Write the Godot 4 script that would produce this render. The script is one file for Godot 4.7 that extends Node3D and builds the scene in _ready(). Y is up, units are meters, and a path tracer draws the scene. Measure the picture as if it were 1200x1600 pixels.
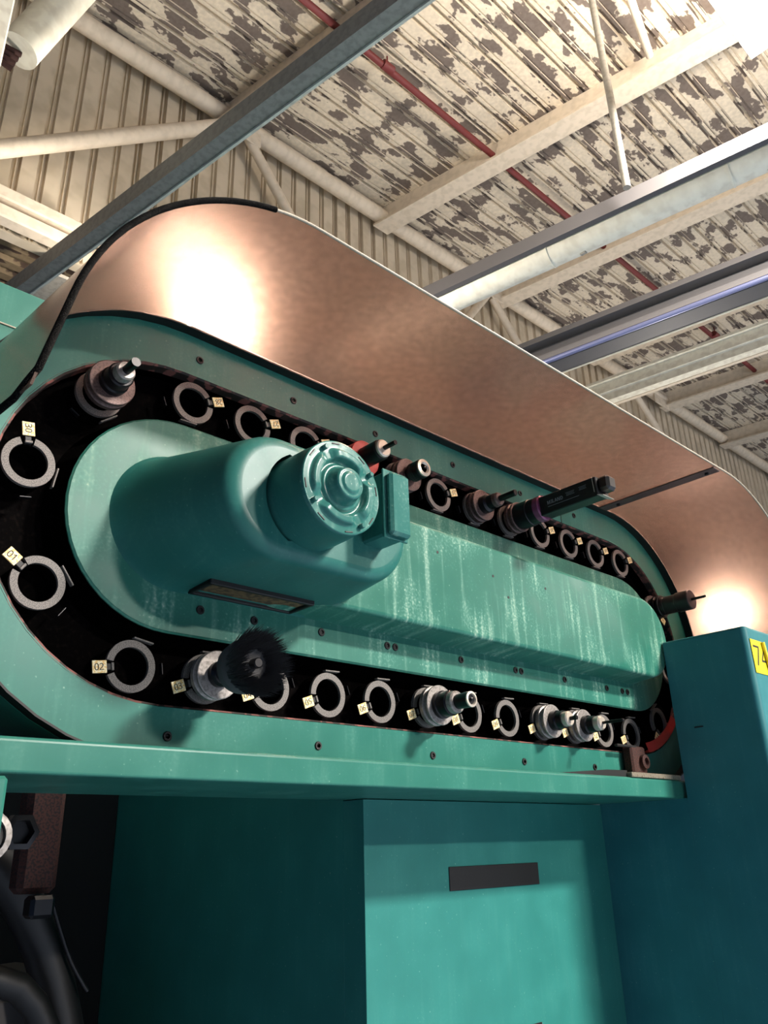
extends Node3D

# ---------------------------------------------------------------- dimensions (metres)
const LX := 1.7326      # distance between the two sprocket axes of the magazine
const RP := 0.30735     # radius on which the tool pots run
const PITCH := 0.16106  # pot pitch on the straights
const XT := 0.03045     # first pot of the upper straight
const XB := -0.06081    # first pot of the lower straight
const FLOOR_Y := -2.2
const DECK_Y := 6.12
const WALL_Z := -3.85

var M := {}
var used := {}
var rng := RandomNumberGenerator.new()

# ---------------------------------------------------------------- mesh building
class MB:
	var st := SurfaceTool.new()
	var g := 0
	func _init():
		st.begin(Mesh.PRIMITIVE_TRIANGLES)
	func tri(a: Vector3, b: Vector3, c: Vector3, grp := -1):
		var n := (b - a).cross(c - a)
		if n.length_squared() < 1e-18:
			return
		var an := n.abs()
		for p in [a, b, c]:
			st.set_smooth_group(grp if grp >= 0 else 0xFFFFFFFF)
			var uv := Vector2(p.x, p.y)
			if an.x >= an.y and an.x >= an.z:
				uv = Vector2(p.z, p.y)
			elif an.y >= an.z:
				uv = Vector2(p.x, p.z)
			st.set_uv(uv)
			st.add_vertex(p)
	func quad(a: Vector3, b: Vector3, c: Vector3, d: Vector3, grp := -1):
		tri(a, b, c, grp)
		tri(a, c, d, grp)
	func group() -> int:
		g += 1
		return g
	# closed rings joined into a skin; smooth = one group for all bands, else one per band
	func loft(rings: Array, smooth := false, closed := true):
		var gr := group()
		for i in rings.size() - 1:
			if not smooth:
				gr = group()
			var a: PackedVector3Array = rings[i]
			var b: PackedVector3Array = rings[i + 1]
			var n := a.size()
			for k in (n if closed else n - 1):
				var j := (k + 1) % n
				quad(a[k], b[k], b[j], a[j], gr)
	func fan(ring: PackedVector3Array, flip := false):
		var c := Vector3.ZERO
		for p in ring:
			c += p
		c /= ring.size()
		for k in ring.size():
			var j := (k + 1) % ring.size()
			if flip:
				tri(c, ring[k], ring[j])
			else:
				tri(c, ring[j], ring[k])
	# profile points (radius, height along z)
	func lathe(prof: Array, seg := 32, xf := Transform3D.IDENTITY, smooth := false):
		var rings := []
		for p in prof:
			var r := PackedVector3Array()
			for k in seg:
				var t := TAU * k / seg
				r.append(xf * Vector3(p[0] * cos(t), p[0] * sin(t), p[1]))
			rings.append(r)
		loft(rings, smooth)
	# box with chamfered edges
	func box(c: Vector3, s: Vector3, bev := 0.002, bs := Basis.IDENTITY):
		var h := s * 0.5
		bev = minf(bev, minf(h.x, minf(h.y, h.z)) * 0.9)
		var f := func(sx, sy, sz, ax) -> Vector3:
			var v := Vector3(sx * (h.x - (0.0 if ax == 0 else bev)), sy * (h.y - (0.0 if ax == 1 else bev)), sz * (h.z - (0.0 if ax == 2 else bev)))
			return c + bs * v
		for s1 in [-1, 1]:
			quad(f.call(s1, -s1, -1, 0), f.call(s1, -s1, 1, 0), f.call(s1, s1, 1, 0), f.call(s1, s1, -1, 0))
			quad(f.call(-1, s1, -s1, 1), f.call(1, s1, -s1, 1), f.call(1, s1, s1, 1), f.call(-1, s1, s1, 1))
			quad(f.call(-s1, -1, s1, 2), f.call(-s1, 1, s1, 2), f.call(s1, 1, s1, 2), f.call(s1, -1, s1, 2))
			for s2 in [-1, 1]:
				quad(f.call(s1, s2, -1, 0), f.call(s1, s2, 1, 0), f.call(s1, s2, 1, 1), f.call(s1, s2, -1, 1))
				quad(f.call(-1, s1, s2, 1), f.call(1, s1, s2, 1), f.call(1, s1, s2, 2), f.call(-1, s1, s2, 2))
				quad(f.call(s1, -1, s2, 0), f.call(s1, 1, s2, 0), f.call(s1, 1, s2, 2), f.call(s1, -1, s2, 2))
				for s3 in [-1, 1]:
					tri(f.call(s1, s2, s3, 0), f.call(s1, s2, s3, 1), f.call(s1, s2, s3, 2))
	# round bar along a path
	func tube(path: Array, r: float, seg := 10, cap := true):
		var rings := []
		var up := Vector3.UP
		for i in path.size():
			var d: Vector3 = (path[mini(i + 1, path.size() - 1)] - path[maxi(i - 1, 0)]).normalized()
			if absf(d.dot(up)) > 0.95:
				up = Vector3.RIGHT if absf(d.x) < 0.9 else Vector3.FORWARD
			var u := d.cross(up).normalized()
			var w := u.cross(d)
			up = w
			var ring := PackedVector3Array()
			for k in seg:
				var t := TAU * k / seg
				ring.append(path[i] + (u * cos(t) + w * sin(t)) * r)
			rings.append(ring)
		loft(rings, true)
		if cap:
			fan(rings[0])
			fan(rings[-1], true)
	# 2D outline in a plane (o, u, v) pushed along d
	func prism(poly: PackedVector2Array, o: Vector3, u: Vector3, v: Vector3, d: Vector3):
		var idx := Geometry2D.triangulate_polygon(poly)
		var at := func(p: Vector2) -> Vector3: return o + u * p.x + v * p.y
		for k in range(0, idx.size(), 3):
			var a: Vector3 = at.call(poly[idx[k]])
			var b: Vector3 = at.call(poly[idx[k + 1]])
			var c: Vector3 = at.call(poly[idx[k + 2]])
			tri(a, c, b)
			tri(a + d, b + d, c + d)
		for k in poly.size():
			var a: Vector3 = at.call(poly[k])
			var b: Vector3 = at.call(poly[(k + 1) % poly.size()])
			quad(a, b, b + d, a + d)
	func done() -> ArrayMesh:
		st.generate_normals()
		return st.commit()

func bezier(pts: Array, n := 16) -> Array:
	var c := Curve3D.new()
	for i in pts.size():
		var t: Vector3 = (pts[mini(i + 1, pts.size() - 1)] - pts[maxi(i - 1, 0)]) / 6.0
		c.add_point(pts[i], -t, t)
	var out := []
	for k in n + 1:
		out.append(c.sample_baked(c.get_baked_length() * k / n, true))
	return out

# outline of a stadium between x = xl and x = xr, counter-clockwise from the lower right
func stadium(xl: float, xr: float, r: float, z: float, n := 24, cy := 0.0) -> PackedVector3Array:
	var out := PackedVector3Array()
	for k in n + 1:
		var t := -PI / 2 + PI * k / n
		out.append(Vector3(xr + r * cos(t), cy + r * sin(t), z))
	for k in n + 1:
		var t := PI / 2 + PI * k / n
		out.append(Vector3(xl + r * cos(t), cy + r * sin(t), z))
	return out

# ---------------------------------------------------------------- nodes
func numbered(called: String) -> String:
	var k: int = used.get(called, 0)
	used[called] = k + 1
	return called if k == 0 else "%s_%03d" % [called, k]

func thing(called: String, label: String, category: String, at := Vector3.ZERO, group := "") -> Node3D:
	var o := Node3D.new()
	o.name = numbered(called)
	add_child(o)
	o.position = at
	o.set_meta("label", label)
	o.set_meta("category", category)
	if group != "":
		o.set_meta("group", group)
	return o

func struct(called: String, label: String, at := Vector3.ZERO) -> Node3D:
	var o := Node3D.new()
	o.name = called
	add_child(o)
	o.position = at
	o.set_meta("label", label)
	o.set_meta("kind", "structure")
	return o

func part(called: String, mesh: Mesh, mat: Material, parent: Node3D, at := Vector3.ZERO, label := "") -> MeshInstance3D:
	var o := MeshInstance3D.new()
	o.name = called
	o.mesh = mesh
	o.material_override = mat
	o.position = at
	parent.add_child(o, true)
	if label != "":
		o.set_meta("label", label)
	return o

# a thing that is one mesh; vertices are given in world space and re-based to `at`
func single(called: String, mesh: Mesh, mat: Material, label: String, category: String, group := "", at := Vector3.ZERO) -> MeshInstance3D:
	var o := part(numbered(called), mesh, mat, self, at)
	o.set_meta("label", label)
	o.set_meta("category", category)
	if group != "":
		o.set_meta("group", group)
	return o

# ---------------------------------------------------------------- materials
func mat(color: Color, rough := 0.5, metal := 0.0) -> StandardMaterial3D:
	var m := StandardMaterial3D.new()
	m.albedo_color = color
	m.roughness = rough
	m.metallic = metal
	m.cull_mode = BaseMaterial3D.CULL_DISABLED
	return m

func noise_bytes(w: int, h: int, freq: float, seed_: int, oct := 4, kind := FastNoiseLite.TYPE_SIMPLEX_SMOOTH, stretch := Vector2(1, 1)) -> PackedByteArray:
	var n := FastNoiseLite.new()
	n.seed = seed_
	n.noise_type = kind
	n.frequency = freq
	n.fractal_octaves = oct
	var img := n.get_seamless_image(int(w / stretch.x), int(h / stretch.y), false, false, 0.15, true)
	img.convert(Image.FORMAT_L8)
	if img.get_width() != w or img.get_height() != h:
		img.resize(w, h, Image.INTERPOLATE_CUBIC)
	return img.get_data()

func textured(m: StandardMaterial3D, w: int, h: int, rgb: PackedByteArray, rough: PackedByteArray, scale: Vector3, triplanar := true):
	var img := Image.create_from_data(w, h, false, Image.FORMAT_RGB8, rgb)
	img.generate_mipmaps()
	m.albedo_texture = ImageTexture.create_from_image(img)
	m.albedo_color = Color.WHITE
	if rough.size() > 0:
		var ri := Image.create_from_data(w, h, false, Image.FORMAT_L8, rough)
		m.roughness_texture = ImageTexture.create_from_image(ri)
		m.roughness_texture_channel = BaseMaterial3D.TEXTURE_CHANNEL_RED
		m.roughness = 1.0
	m.uv1_triplanar = triplanar
	m.uv1_scale = scale

func put(a: PackedByteArray, k: int, c: Color):
	a[3 * k] = int(clampf(c.r, 0, 1) * 255)
	a[3 * k + 1] = int(clampf(c.g, 0, 1) * 255)
	a[3 * k + 2] = int(clampf(c.b, 0, 1) * 255)

# green machine enamel: tone patches, specks of dust, and (streaks > 0) runs of dried coolant
func enamel(base: Color, seed_: int, streaks: float, rough_mid: float, dust := Color(0.74, 0.78, 0.70)) -> StandardMaterial3D:
	var w := 512
	var h := 512
	var big := noise_bytes(w, h, 0.008, seed_)
	var fine := noise_bytes(w, h, 0.16, seed_ + 1, 2)
	var run := noise_bytes(w, h, 0.05, seed_ + 2, 4, FastNoiseLite.TYPE_SIMPLEX_SMOOTH, Vector2(1, 16))
	var rgb := PackedByteArray()
	rgb.resize(w * h * 3)
	var ro := PackedByteArray()
	ro.resize(w * h)
	for k in w * h:
		var b := big[k] / 255.0
		var f := fine[k] / 255.0
		var s := run[k] / 255.0
		var a := streaks * smoothstep(0.55, 0.95, s * 0.8 + b * 0.3) * (0.45 + 0.55 * f) + streaks * 0.55 * smoothstep(0.52, 0.86, f * 0.6 + b * 0.4)
		a += 0.5 * smoothstep(0.86, 0.94, f)
		var c := base.darkened(0.08 * (1.0 - b)).lerp(dust, clampf(a, 0, 0.85))
		put(rgb, k, c)
		ro[k] = int(clampf(rough_mid + 0.22 * a + 0.10 * (b - 0.5), 0.05, 0.95) * 255)
	var m := mat(base, rough_mid)
	m.metallic_specular = 0.36
	textured(m, w, h, rgb, ro, Vector3(1.3, 1.3, 1.3))
	return m

# cream roof paint flaking off in patches that run along the ribs
func flaking(paint: Color, bare: Color, amount: float, seed_: int) -> StandardMaterial3D:
	var w := 1024
	var h := 1024
	var n1 := noise_bytes(w, h, 0.020, seed_, 4, FastNoiseLite.TYPE_SIMPLEX_SMOOTH, Vector2(1.8, 1))
	var n2 := noise_bytes(w, h, 0.005, seed_ + 5)
	var n3 := noise_bytes(w, h, 0.09, seed_ + 9, 3)
	var rgb := PackedByteArray()
	rgb.resize(w * h * 3)
	for k in w * h:
		var a := n1[k] / 255.0
		var b := n2[k] / 255.0
		var c := n3[k] / 255.0
		var p := smoothstep(0.0, 0.035, a * 0.72 + b * 0.24 + c * 0.12 - (0.70 - amount))
		var col := paint.darkened(0.14 * (1.0 - c)).lerp(bare.lightened(0.10 * c), p)
		put(rgb, k, col)
	var m := mat(paint, 0.8)
	textured(m, w, h, rgb, PackedByteArray(), Vector3(0.2, 0.2, 0.2), false)
	return m

func speckled(base: Color, spot: Color, freq: float, lo: float, hi: float, rough: float, metal: float, seed_: int, scale: float) -> StandardMaterial3D:
	var w := 256
	var big := noise_bytes(w, w, freq, seed_, 3)
	var rgb := PackedByteArray()
	rgb.resize(w * w * 3)
	for k in w * w:
		put(rgb, k, base.lerp(spot, smoothstep(lo, hi, big[k] / 255.0)))
	var m := mat(base, rough, metal)
	textured(m, w, w, rgb, PackedByteArray(), Vector3(scale, scale, scale))
	return m

func make_materials():
	M.plate = enamel(Color(0.17, 0.44, 0.39), 11, 0.10, 0.36)
	M.island = enamel(Color(0.175, 0.435, 0.375), 23, 0.42, 0.44)
	M.cover = enamel(Color(0.16, 0.415, 0.355), 37, 0.54, 0.33)
	M.motor = enamel(Color(0.19, 0.43, 0.40), 51, 0.36, 0.22)
	M.housing = enamel(Color(0.155, 0.405, 0.375), 67, 0.10, 0.36)
	M.shelf = enamel(Color(0.185, 0.445, 0.39), 71, 0.12, 0.34)
	M.cabinet = enamel(Color(0.18, 0.48, 0.45), 83, 0.04, 0.45)
	M.column = enamel(Color(0.19, 0.45, 0.47), 97, 0.05, 0.42)
	M.black = mat(Color(0.035, 0.033, 0.035), 0.55)
	M.oily = speckled(Color(0.012, 0.010, 0.010), Color(0.05, 0.035, 0.03), 0.06, 0.55, 0.85, 0.8, 0.0, 3, 4.0)
	M.oily.metallic_specular = 0.12
	M.rubber = speckled(Color(0.02, 0.02, 0.02), Color(0.42, 0.40, 0.37), 0.30, 0.72, 0.80, 0.9, 0.0, 5, 9.0)
	M.rubber.metallic_specular = 0.15
	M.pot = speckled(Color(0.46, 0.44, 0.42), Color(0.30, 0.29, 0.28), 0.12, 0.35, 0.75, 0.6, 0.2, 7, 12.0)
	M.steel = speckled(Color(0.60, 0.58, 0.56), Color(0.48, 0.46, 0.44), 0.05, 0.4, 0.8, 0.42, 0.35, 9, 8.0)
	M.dark_steel = mat(Color(0.10, 0.10, 0.11), 0.33, 0.5)
	M.cutter = mat(Color(0.045, 0.045, 0.05), 0.3, 0.4)
	M.brown_steel = speckled(Color(0.38, 0.31, 0.295), Color(0.27, 0.21, 0.20), 0.07, 0.4, 0.8, 0.45, 0.4, 15, 9.0)
	M.dark_brown = mat(Color(0.20, 0.15, 0.15), 0.4, 0.3)
	M.bright = mat(Color(0.78, 0.74, 0.68), 0.35, 0.5)
	M.red = mat(Color(0.66, 0.16, 0.15), 0.45)
	M.plum = mat(Color(0.45, 0.24, 0.36), 0.22, 0.35)
	M.tag = speckled(Color(0.93, 0.88, 0.72), Color(0.88, 0.72, 0.42), 0.03, 0.4, 0.7, 0.5, 0.0, 17, 20.0)
	M.ink = mat(Color(0.07, 0.06, 0.05), 0.7)
	M.rust = speckled(Color(0.26, 0.12, 0.08), Color(0.12, 0.06, 0.05), 0.08, 0.4, 0.7, 0.8, 0.1, 19, 8.0)
	M.flaked_rim = speckled(Color(0.13, 0.10, 0.08), Color(0.52, 0.32, 0.29), 0.018, 0.58, 0.66, 0.7, 0.0, 21, 5.0)
	M.bristle = mat(Color(0.27, 0.27, 0.275), 0.8)
	M.tan = speckled(Color(0.42, 0.34, 0.22), Color(0.25, 0.20, 0.13), 0.03, 0.4, 0.7, 0.7, 0.0, 25, 6.0)
	M.yellow = mat(Color(0.87, 0.78, 0.12), 0.45)
	M.print_grey = mat(Color(0.40, 0.42, 0.44), 0.5)
	M.carton = mat(Color(0.03, 0.035, 0.04), 0.38)
	M.carton_edge = mat(Color(0.62, 0.60, 0.55), 0.7)
	M.bare_edge = speckled(Color(0.70, 0.66, 0.58), Color(0.25, 0.22, 0.20), 0.2, 0.55, 0.75, 0.6, 0.0, 27, 12.0)
	M.strip = speckled(Color(0.72, 0.68, 0.60), Color(0.35, 0.25, 0.15), 0.05, 0.6, 0.8, 0.35, 0.7, 29, 8.0)
	# roof and building
	M.deck = flaking(Color(0.88, 0.82, 0.72), Color(0.39, 0.34, 0.30), 0.135, 101)
	M.deck_low = flaking(Color(0.62, 0.53, 0.40), Color(0.28, 0.20, 0.14), 0.17, 131)
	M.siding = speckled(Color(0.80, 0.74, 0.64), Color(0.74, 0.68, 0.58), 0.02, 0.3, 0.8, 0.75, 0.0, 33, 0.7)
	M.cream = speckled(Color(0.84, 0.78, 0.69), Color(0.79, 0.73, 0.64), 0.03, 0.35, 0.8, 0.7, 0.0, 35, 1.2)
	M.pipe = speckled(Color(0.90, 0.88, 0.80), Color(0.83, 0.80, 0.72), 0.03, 0.35, 0.8, 0.6, 0.0, 39, 1.0)
	M.galv = speckled(Color(0.60, 0.58, 0.53), Color(0.54, 0.52, 0.48), 0.04, 0.3, 0.8, 0.5, 0.15, 41, 2.0)
	M.slate = mat(Color(0.30, 0.29, 0.29), 0.55, 0.0)
	M.rail_grey = mat(Color(0.43, 0.42, 0.42), 0.5)
	M.rail = mat(Color(0.46, 0.48, 0.62), 0.35, 0.3)  # bluish highlight of the crane rail lip put into its colour
	M.red_pipe = mat(Color(0.42, 0.16, 0.15), 0.6)
	M.concrete = speckled(Color(0.46, 0.51, 0.59), Color(0.40, 0.46, 0.54), 0.02, 0.3, 0.8, 0.8, 0.0, 43, 0.3)
	M.plaster = mat(Color(0.50, 0.54, 0.60), 0.85)
	M.blue_wall = mat(Color(0.22, 0.40, 0.66), 0.85)
	M.painted_shade = mat(Color(0.055, 0.06, 0.065), 0.85)  # shade of the lower left put into the colour
	M.hose = mat(Color(0.03, 0.03, 0.035), 0.5)
	# smoked bronze sheet, dusty: lets light through and scatters it
	var w := 512
	var fine := noise_bytes(w, w, 0.30, 61, 2)
	var mid := noise_bytes(w, w, 0.02, 62, 4)
	var rgb := PackedByteArray()
	rgb.resize(w * w * 3)
	for k in w * w:
		var f := fine[k] / 255.0
		var b := mid[k] / 255.0
		var c := Color(0.88, 0.72, 0.65).darkened(0.10 * b + 0.12 * (1.0 - f))
		c = c.lerp(Color(0.95, 0.86, 0.76), 0.8 * smoothstep(0.80, 0.92, f))  # pale dust specks, whitened to imitate glitter
		put(rgb, k, c)
	var hood := mat(Color.WHITE, 0.5)
	var hr := PackedByteArray()
	hr.resize(w * w)
	for k in w * w:
		hr[k] = int((0.16 + 0.10 * smoothstep(0.35, 0.75, fine[k] / 255.0)) * 255)
	textured(hood, w, w, rgb, hr, Vector3(3.0, 3.0, 3.0))
	hood.albedo_color = Color(1, 1, 1, 0.10)
	hood.refraction_enabled = true
	hood.refraction_scale = 0.03
	hood.backlight_enabled = true
	hood.backlight = Color(0.16, 0.13, 0.12)
	M.hood = hood
	M.lamp = mat(Color(0.95, 0.95, 0.92), 0.4)
	M.lamp.emission_enabled = true
	M.lamp.emission = Color(1.0, 0.96, 0.90)
	M.lamp.emission_energy_multiplier = 12.0
	M.globe = mat(Color(0.95, 0.95, 0.92), 0.4)
	M.globe.emission_enabled = true
	M.globe.emission = Color(1.0, 0.96, 0.90)
	M.globe.emission_energy_multiplier = 14.0

# ---------------------------------------------------------------- lamps
func lamp(called: String, label: String, at: Vector3, size: Vector2, energy: float, hang: float):
	var t := thing(called, label, "lamp", at, "high bay ceiling lamps")
	var b := MB.new()
	b.box(Vector3(0, 0.05, 0), Vector3(size.x + 0.016, 0.07, size.y + 0.016), 0.004)
	part("lamp_housing", b.done(), M.galv, t)
	b = MB.new()
	b.box(Vector3(0, 0.005, 0), Vector3(size.x, 0.016, size.y), 0.003)
	part("diffuser", b.done(), M.lamp, t)
	for s in [-1, 1]:
		b = MB.new()
		b.tube([Vector3(s * size.x * 0.4, 0.08, 0), Vector3(s * size.x * 0.4, hang, 0)], 0.006, 6)
		part("hanger_rod", b.done(), M.galv, t)
	var l := AreaLight3D.new()
	l.name = "lamp_light"
	l.area_size = size
	l.light_energy = energy
	l.light_color = Color(1.0, 0.965, 0.93)
	l.shadow_enabled = true
	l.set("area_range", 60.0)
	l.rotation = Vector3(-PI / 2, 0, 0)
	add_child(l, true)
	l.position = at + Vector3(0, -0.012, 0)
	# added glowing sheet and upward light, only to brighten the roof
	b = MB.new()
	b.box(Vector3(0, 0.09, 0), Vector3(size.x, 0.012, size.y), 0.003)
	part("added_upglow", b.done(), M.lamp, t)
	var u: AreaLight3D = l.duplicate()
	u.name = "added_uplight"
	u.light_energy = 10.0
	u.rotation = Vector3(PI / 2, 0, 0)
	add_child(u, true)
	u.position = at + Vector3(0, 0.104, 0)

func globe(label: String, at: Vector3, r: float, energy: float):
	var t := thing("globe_lamp", label, "lamp", at, "globe lamps beyond the machine")
	var b := MB.new()
	var prof := []
	for k in 13:
		var a := PI * k / 12.0
		prof.append([r * sin(a), -r * cos(a)])
	b.lathe(prof, 24, Transform3D(Basis(Vector3.RIGHT, -PI / 2), Vector3.ZERO), true)
	part("bulb", b.done(), M.globe, t)
	b = MB.new()
	b.lathe([[0.0, -r + 0.03], [0.07, -r + 0.02], [0.06, -r - 0.11], [0.0, -r - 0.12]], 16, Transform3D(Basis(Vector3.RIGHT, -PI / 2), Vector3.ZERO))
	part("socket", b.done(), M.galv, t)
	b = MB.new()
	b.tube([Vector3(0, -r - 0.1, 0), Vector3(0, FLOOR_Y - at.y + 0.02, 0)], 0.03, 8)
	part("mast", b.done(), M.galv, t)
	b = MB.new()
	b.lathe([[0.0, 0.03], [0.2, 0.03], [0.22, 0.0], [0.0, 0.0]], 16, Transform3D(Basis(Vector3.RIGHT, -PI / 2), Vector3(0, FLOOR_Y - at.y, 0)))
	part("foot", b.done(), M.galv, t)
	# added unseen shield that keeps the globe light off the wall behind
	b = MB.new()
	prof = []
	for k in 11:
		var a := deg_to_rad(180.0 - 72.0 * k / 10.0)
		prof.append([r * 1.45 * sin(a), r * 1.45 * cos(a)])
	for k in 11:
		var a := deg_to_rad(108.0 + 72.0 * k / 10.0)
		prof.append([r * 1.40 * sin(a), r * 1.40 * cos(a)])
	var aim := (Vector3(0.8, 0.45, 0.2) - at).normalized()
	b.lathe(prof, 28, Transform3D(Basis.looking_at(-aim, Vector3.UP), Vector3.ZERO), true)
	part("reflector", b.done(), M.pipe, t)
	var l := OmniLight3D.new()
	l.name = "globe_light"
	l.light_energy = energy
	l.light_color = Color(1.0, 0.965, 0.93)
	l.light_size = r * 0.95
	l.omni_range = 60.0
	l.omni_attenuation = 2.0
	l.shadow_enabled = true
	add_child(l, true)
	l.position = at

# ================================================================ scene
func _ready():
	rng.seed = 20
	var cam := Camera3D.new()
	cam.name = "camera"
	cam.fov = 64.609
	cam.near = 0.05
	cam.far = 200.0
	add_child(cam)
	cam.position = Vector3(-0.76104, -0.63649, 1.43885)
	cam.rotation = Vector3(0.395384, -0.762898, -0.030162)
	cam.current = true
	var env := Environment.new()
	env.background_mode = Environment.BG_COLOR
	env.background_color = Color(0.02, 0.02, 0.022)
	env.tonemap_mode = Environment.TONE_MAPPER_LINEAR
	env.tonemap_exposure = 1.5
	env.sdfgi_enabled = true
	env.ssao_enabled = true
	env.ssil_enabled = true
	var we := WorldEnvironment.new()
	we.environment = env
	add_child(we)
	make_materials()
	# row of lamps over the aisle, two added fill lamps, and two beyond the machine
	lamp("high_bay_lamp", "bright white rectangular lamp panel in the upper right corner", Vector3(3.60, 4.55, 0.73), Vector2(1.0, 0.8), 55.0, 1.56)
	lamp("high_bay_lamp", "ceiling lamp panel over the aisle behind the viewer", Vector3(4.05, 4.55, 6.5), Vector2(1.0, 0.8), 160.0, 1.56)
	lamp("high_bay_lamp", "ceiling lamp panel at the far end of the aisle", Vector3(4.9, 4.55, 13.8), Vector2(1.0, 0.8), 210.0, 1.56)
	lamp("high_bay_lamp", "added fill lamp panel over the neighbouring aisle to brighten the roof", Vector3(13.0, 4.55, 1.5), Vector2(1.0, 0.8), 30.0, 1.56)  # unseen lamp added to brighten the roof
	lamp("high_bay_lamp", "added fill lamp panel farther down the neighbouring aisle", Vector3(14.0, 4.55, 8.0), Vector2(1.0, 0.8), 30.0, 1.56)  # second unseen lamp added for the same fill light
	globe("lamp glowing through the left end of the bronze hood", Vector3(1.93, 3.22, -3.25), 0.20, 6.5)
	globe("lamp glowing through the right end of the bronze hood", Vector3(9.0, 1.93, -2.72), 0.15, 4.6)
	build_building()
	build_magazine()
	build_pots()
	build_tools()
	build_hood()
	build_cabinets()
	build_small_things()

# ---------------------------------------------------------------- building
func adir(x: float, z: float, dz: float) -> Vector3:
	return Vector3(x + (dz) * 0.1745, 0, z + dz)

func build_building():
	var b: MB
	# floor
	var f := struct("floor", "grey concrete factory floor")
	b = MB.new()
	b.box(Vector3(6, FLOOR_Y - 0.1, 6), Vector3(40, 0.2, 42), 0.001)
	part("slab", b.done(), M.concrete, f)
	# ceiling: ribbed roof deck, one sheet for every bay between the beams
	var c := struct("ceiling", "ribbed metal roof deck with cream paint flaking off in dark patches")
	b = MB.new()
	b.box(Vector3(6, DECK_Y + 0.20, 11), Vector3(40, 0.2, 31), 0.001)
	part("roof_board", b.done(), M.plaster, c)
	var bays := []
	var x0 := -6.39
	while x0 < 24.0:
		bays.append(x0)
		x0 += 2.085
	var z0 := WALL_Z
	var z1 := 9.0
	for i in bays.size() - 1:
		b = MB.new()
		var z := z0
		var prof := [[0.0, 0.0], [0.085, 0.0], [0.093, 0.040], [0.118, 0.040], [0.126, 0.0], [0.150, 0.0], [0.154, 0.012], [0.164, 0.012], [0.168, 0.0], [0.190, 0.0]]
		var lift := 0.004 * (i % 2)
		while z < z1:
			for k in prof.size() - 1:
				var za: float = z + prof[k][0]
				var zb: float = z + prof[k + 1][0]
				var ya: float = DECK_Y + prof[k][1] + lift
				var yb: float = DECK_Y + prof[k + 1][1] + lift
				var sa := (za - WALL_Z) * 0.1745
				var sb := (zb - WALL_Z) * 0.1745
				b.quad(Vector3(bays[i] + sa, ya, za), Vector3(bays[i] + sb, yb, zb), Vector3(bays[i + 1] + sb + 0.02, yb, zb), Vector3(bays[i + 1] + sa + 0.02, ya, za))
			z += 0.190
		part("deck_sheet", b.done(), M.deck, c)
	b = MB.new()
	b.box(Vector3(6, DECK_Y + 0.06, 18), Vector3(40, 0.04, 18), 0.001)
	part("deck_sheet_far", b.done(), M.cream, c).name = "deck_sheet_beyond"
	# back wall: vertical ribbed siding above the opening to the low bay
	var w := struct("wall_back", "cream vertical ribbed metal siding under the roof edge")
	var x := -10.0
	var n := 0
	while x < 24.0:
		b = MB.new()
		var deep := 0.05 if n % 3 == 0 else 0.032
		var pr := [[0.0, 0.0], [0.118, 0.0], [0.126, -deep], [0.148, -deep], [0.152, -deep * 0.45], [0.160, -deep * 0.45], [0.164, -deep], [0.180, -deep], [0.188, 0.0]]
		for r in 4:
			for k in pr.size() - 1:
				b.quad(Vector3(x + pr[k][0], 3.70, WALL_Z + pr[k][1]), Vector3(x + pr[k][0], DECK_Y + 0.03, WALL_Z + pr[k][1]), Vector3(x + pr[k + 1][0], DECK_Y + 0.03, WALL_Z + pr[k + 1][1]), Vector3(x + pr[k + 1][0], 3.70, WALL_Z + pr[k + 1][1]))
			x += 0.188
		part("siding_sheet", b.done(), M.siding, w)
		n += 1
	b = MB.new()
	b.box(Vector3(6, 4.97, WALL_Z - 0.12), Vector3(40, 2.5, 0.1), 0.001)
	part("backing", b.done(), M.siding, w)
	# other walls, beyond the picture
	for e in [["wall_left", Vector3(-12, 2, 6), Vector3(0.2, 8.6, 42)], ["wall_right", Vector3(25, 2, 6), Vector3(0.2, 8.6, 42)], ["wall_front", Vector3(6, 2, 26.5), Vector3(40, 8.6, 0.2)], ["wall_low_bay", Vector3(6, 0.8, -14.0), Vector3(40, 6.2, 0.2)]]:
		var s := struct(e[0], "plain plastered wall of the hall")
		b = MB.new()
		b.box(e[1], e[2], 0.001)
		part("wall_face", b.done(), M.blue_wall if e[0] == "wall_left" else M.plaster, s)
	# low bay roof behind the wall
	var lo := struct("ceiling_low_bay", "lower ribbed roof deck with brown stains beyond the siding")
	b = MB.new()
	var zz := -14.0
	while zz < WALL_Z - 0.05:
		b.quad(Vector3(-12, 3.84, zz), Vector3(-12, 3.84, zz + 0.08), Vector3(25, 3.84, zz + 0.08), Vector3(25, 3.84, zz))
		b.quad(Vector3(-12, 3.84, zz + 0.08), Vector3(-12, 3.88, zz + 0.10), Vector3(25, 3.88, zz + 0.10), Vector3(25, 3.84, zz + 0.08))
		b.quad(Vector3(-12, 3.88, zz + 0.10), Vector3(-12, 3.88, zz + 0.15), Vector3(25, 3.88, zz + 0.15), Vector3(25, 3.88, zz + 0.10))
		b.quad(Vector3(-12, 3.88, zz + 0.15), Vector3(-12, 3.84, zz + 0.17), Vector3(25, 3.84, zz + 0.17), Vector3(25, 3.88, zz + 0.15))
		zz += 0.17
	part("deck_sheet", b.done(), M.deck_low, lo)
	b = MB.new()
	b.box(Vector3(6, 4.0, -8.95), Vector3(40, 0.1, 10.0), 0.001)
	part("roof_board", b.done(), M.siding, lo)
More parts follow.
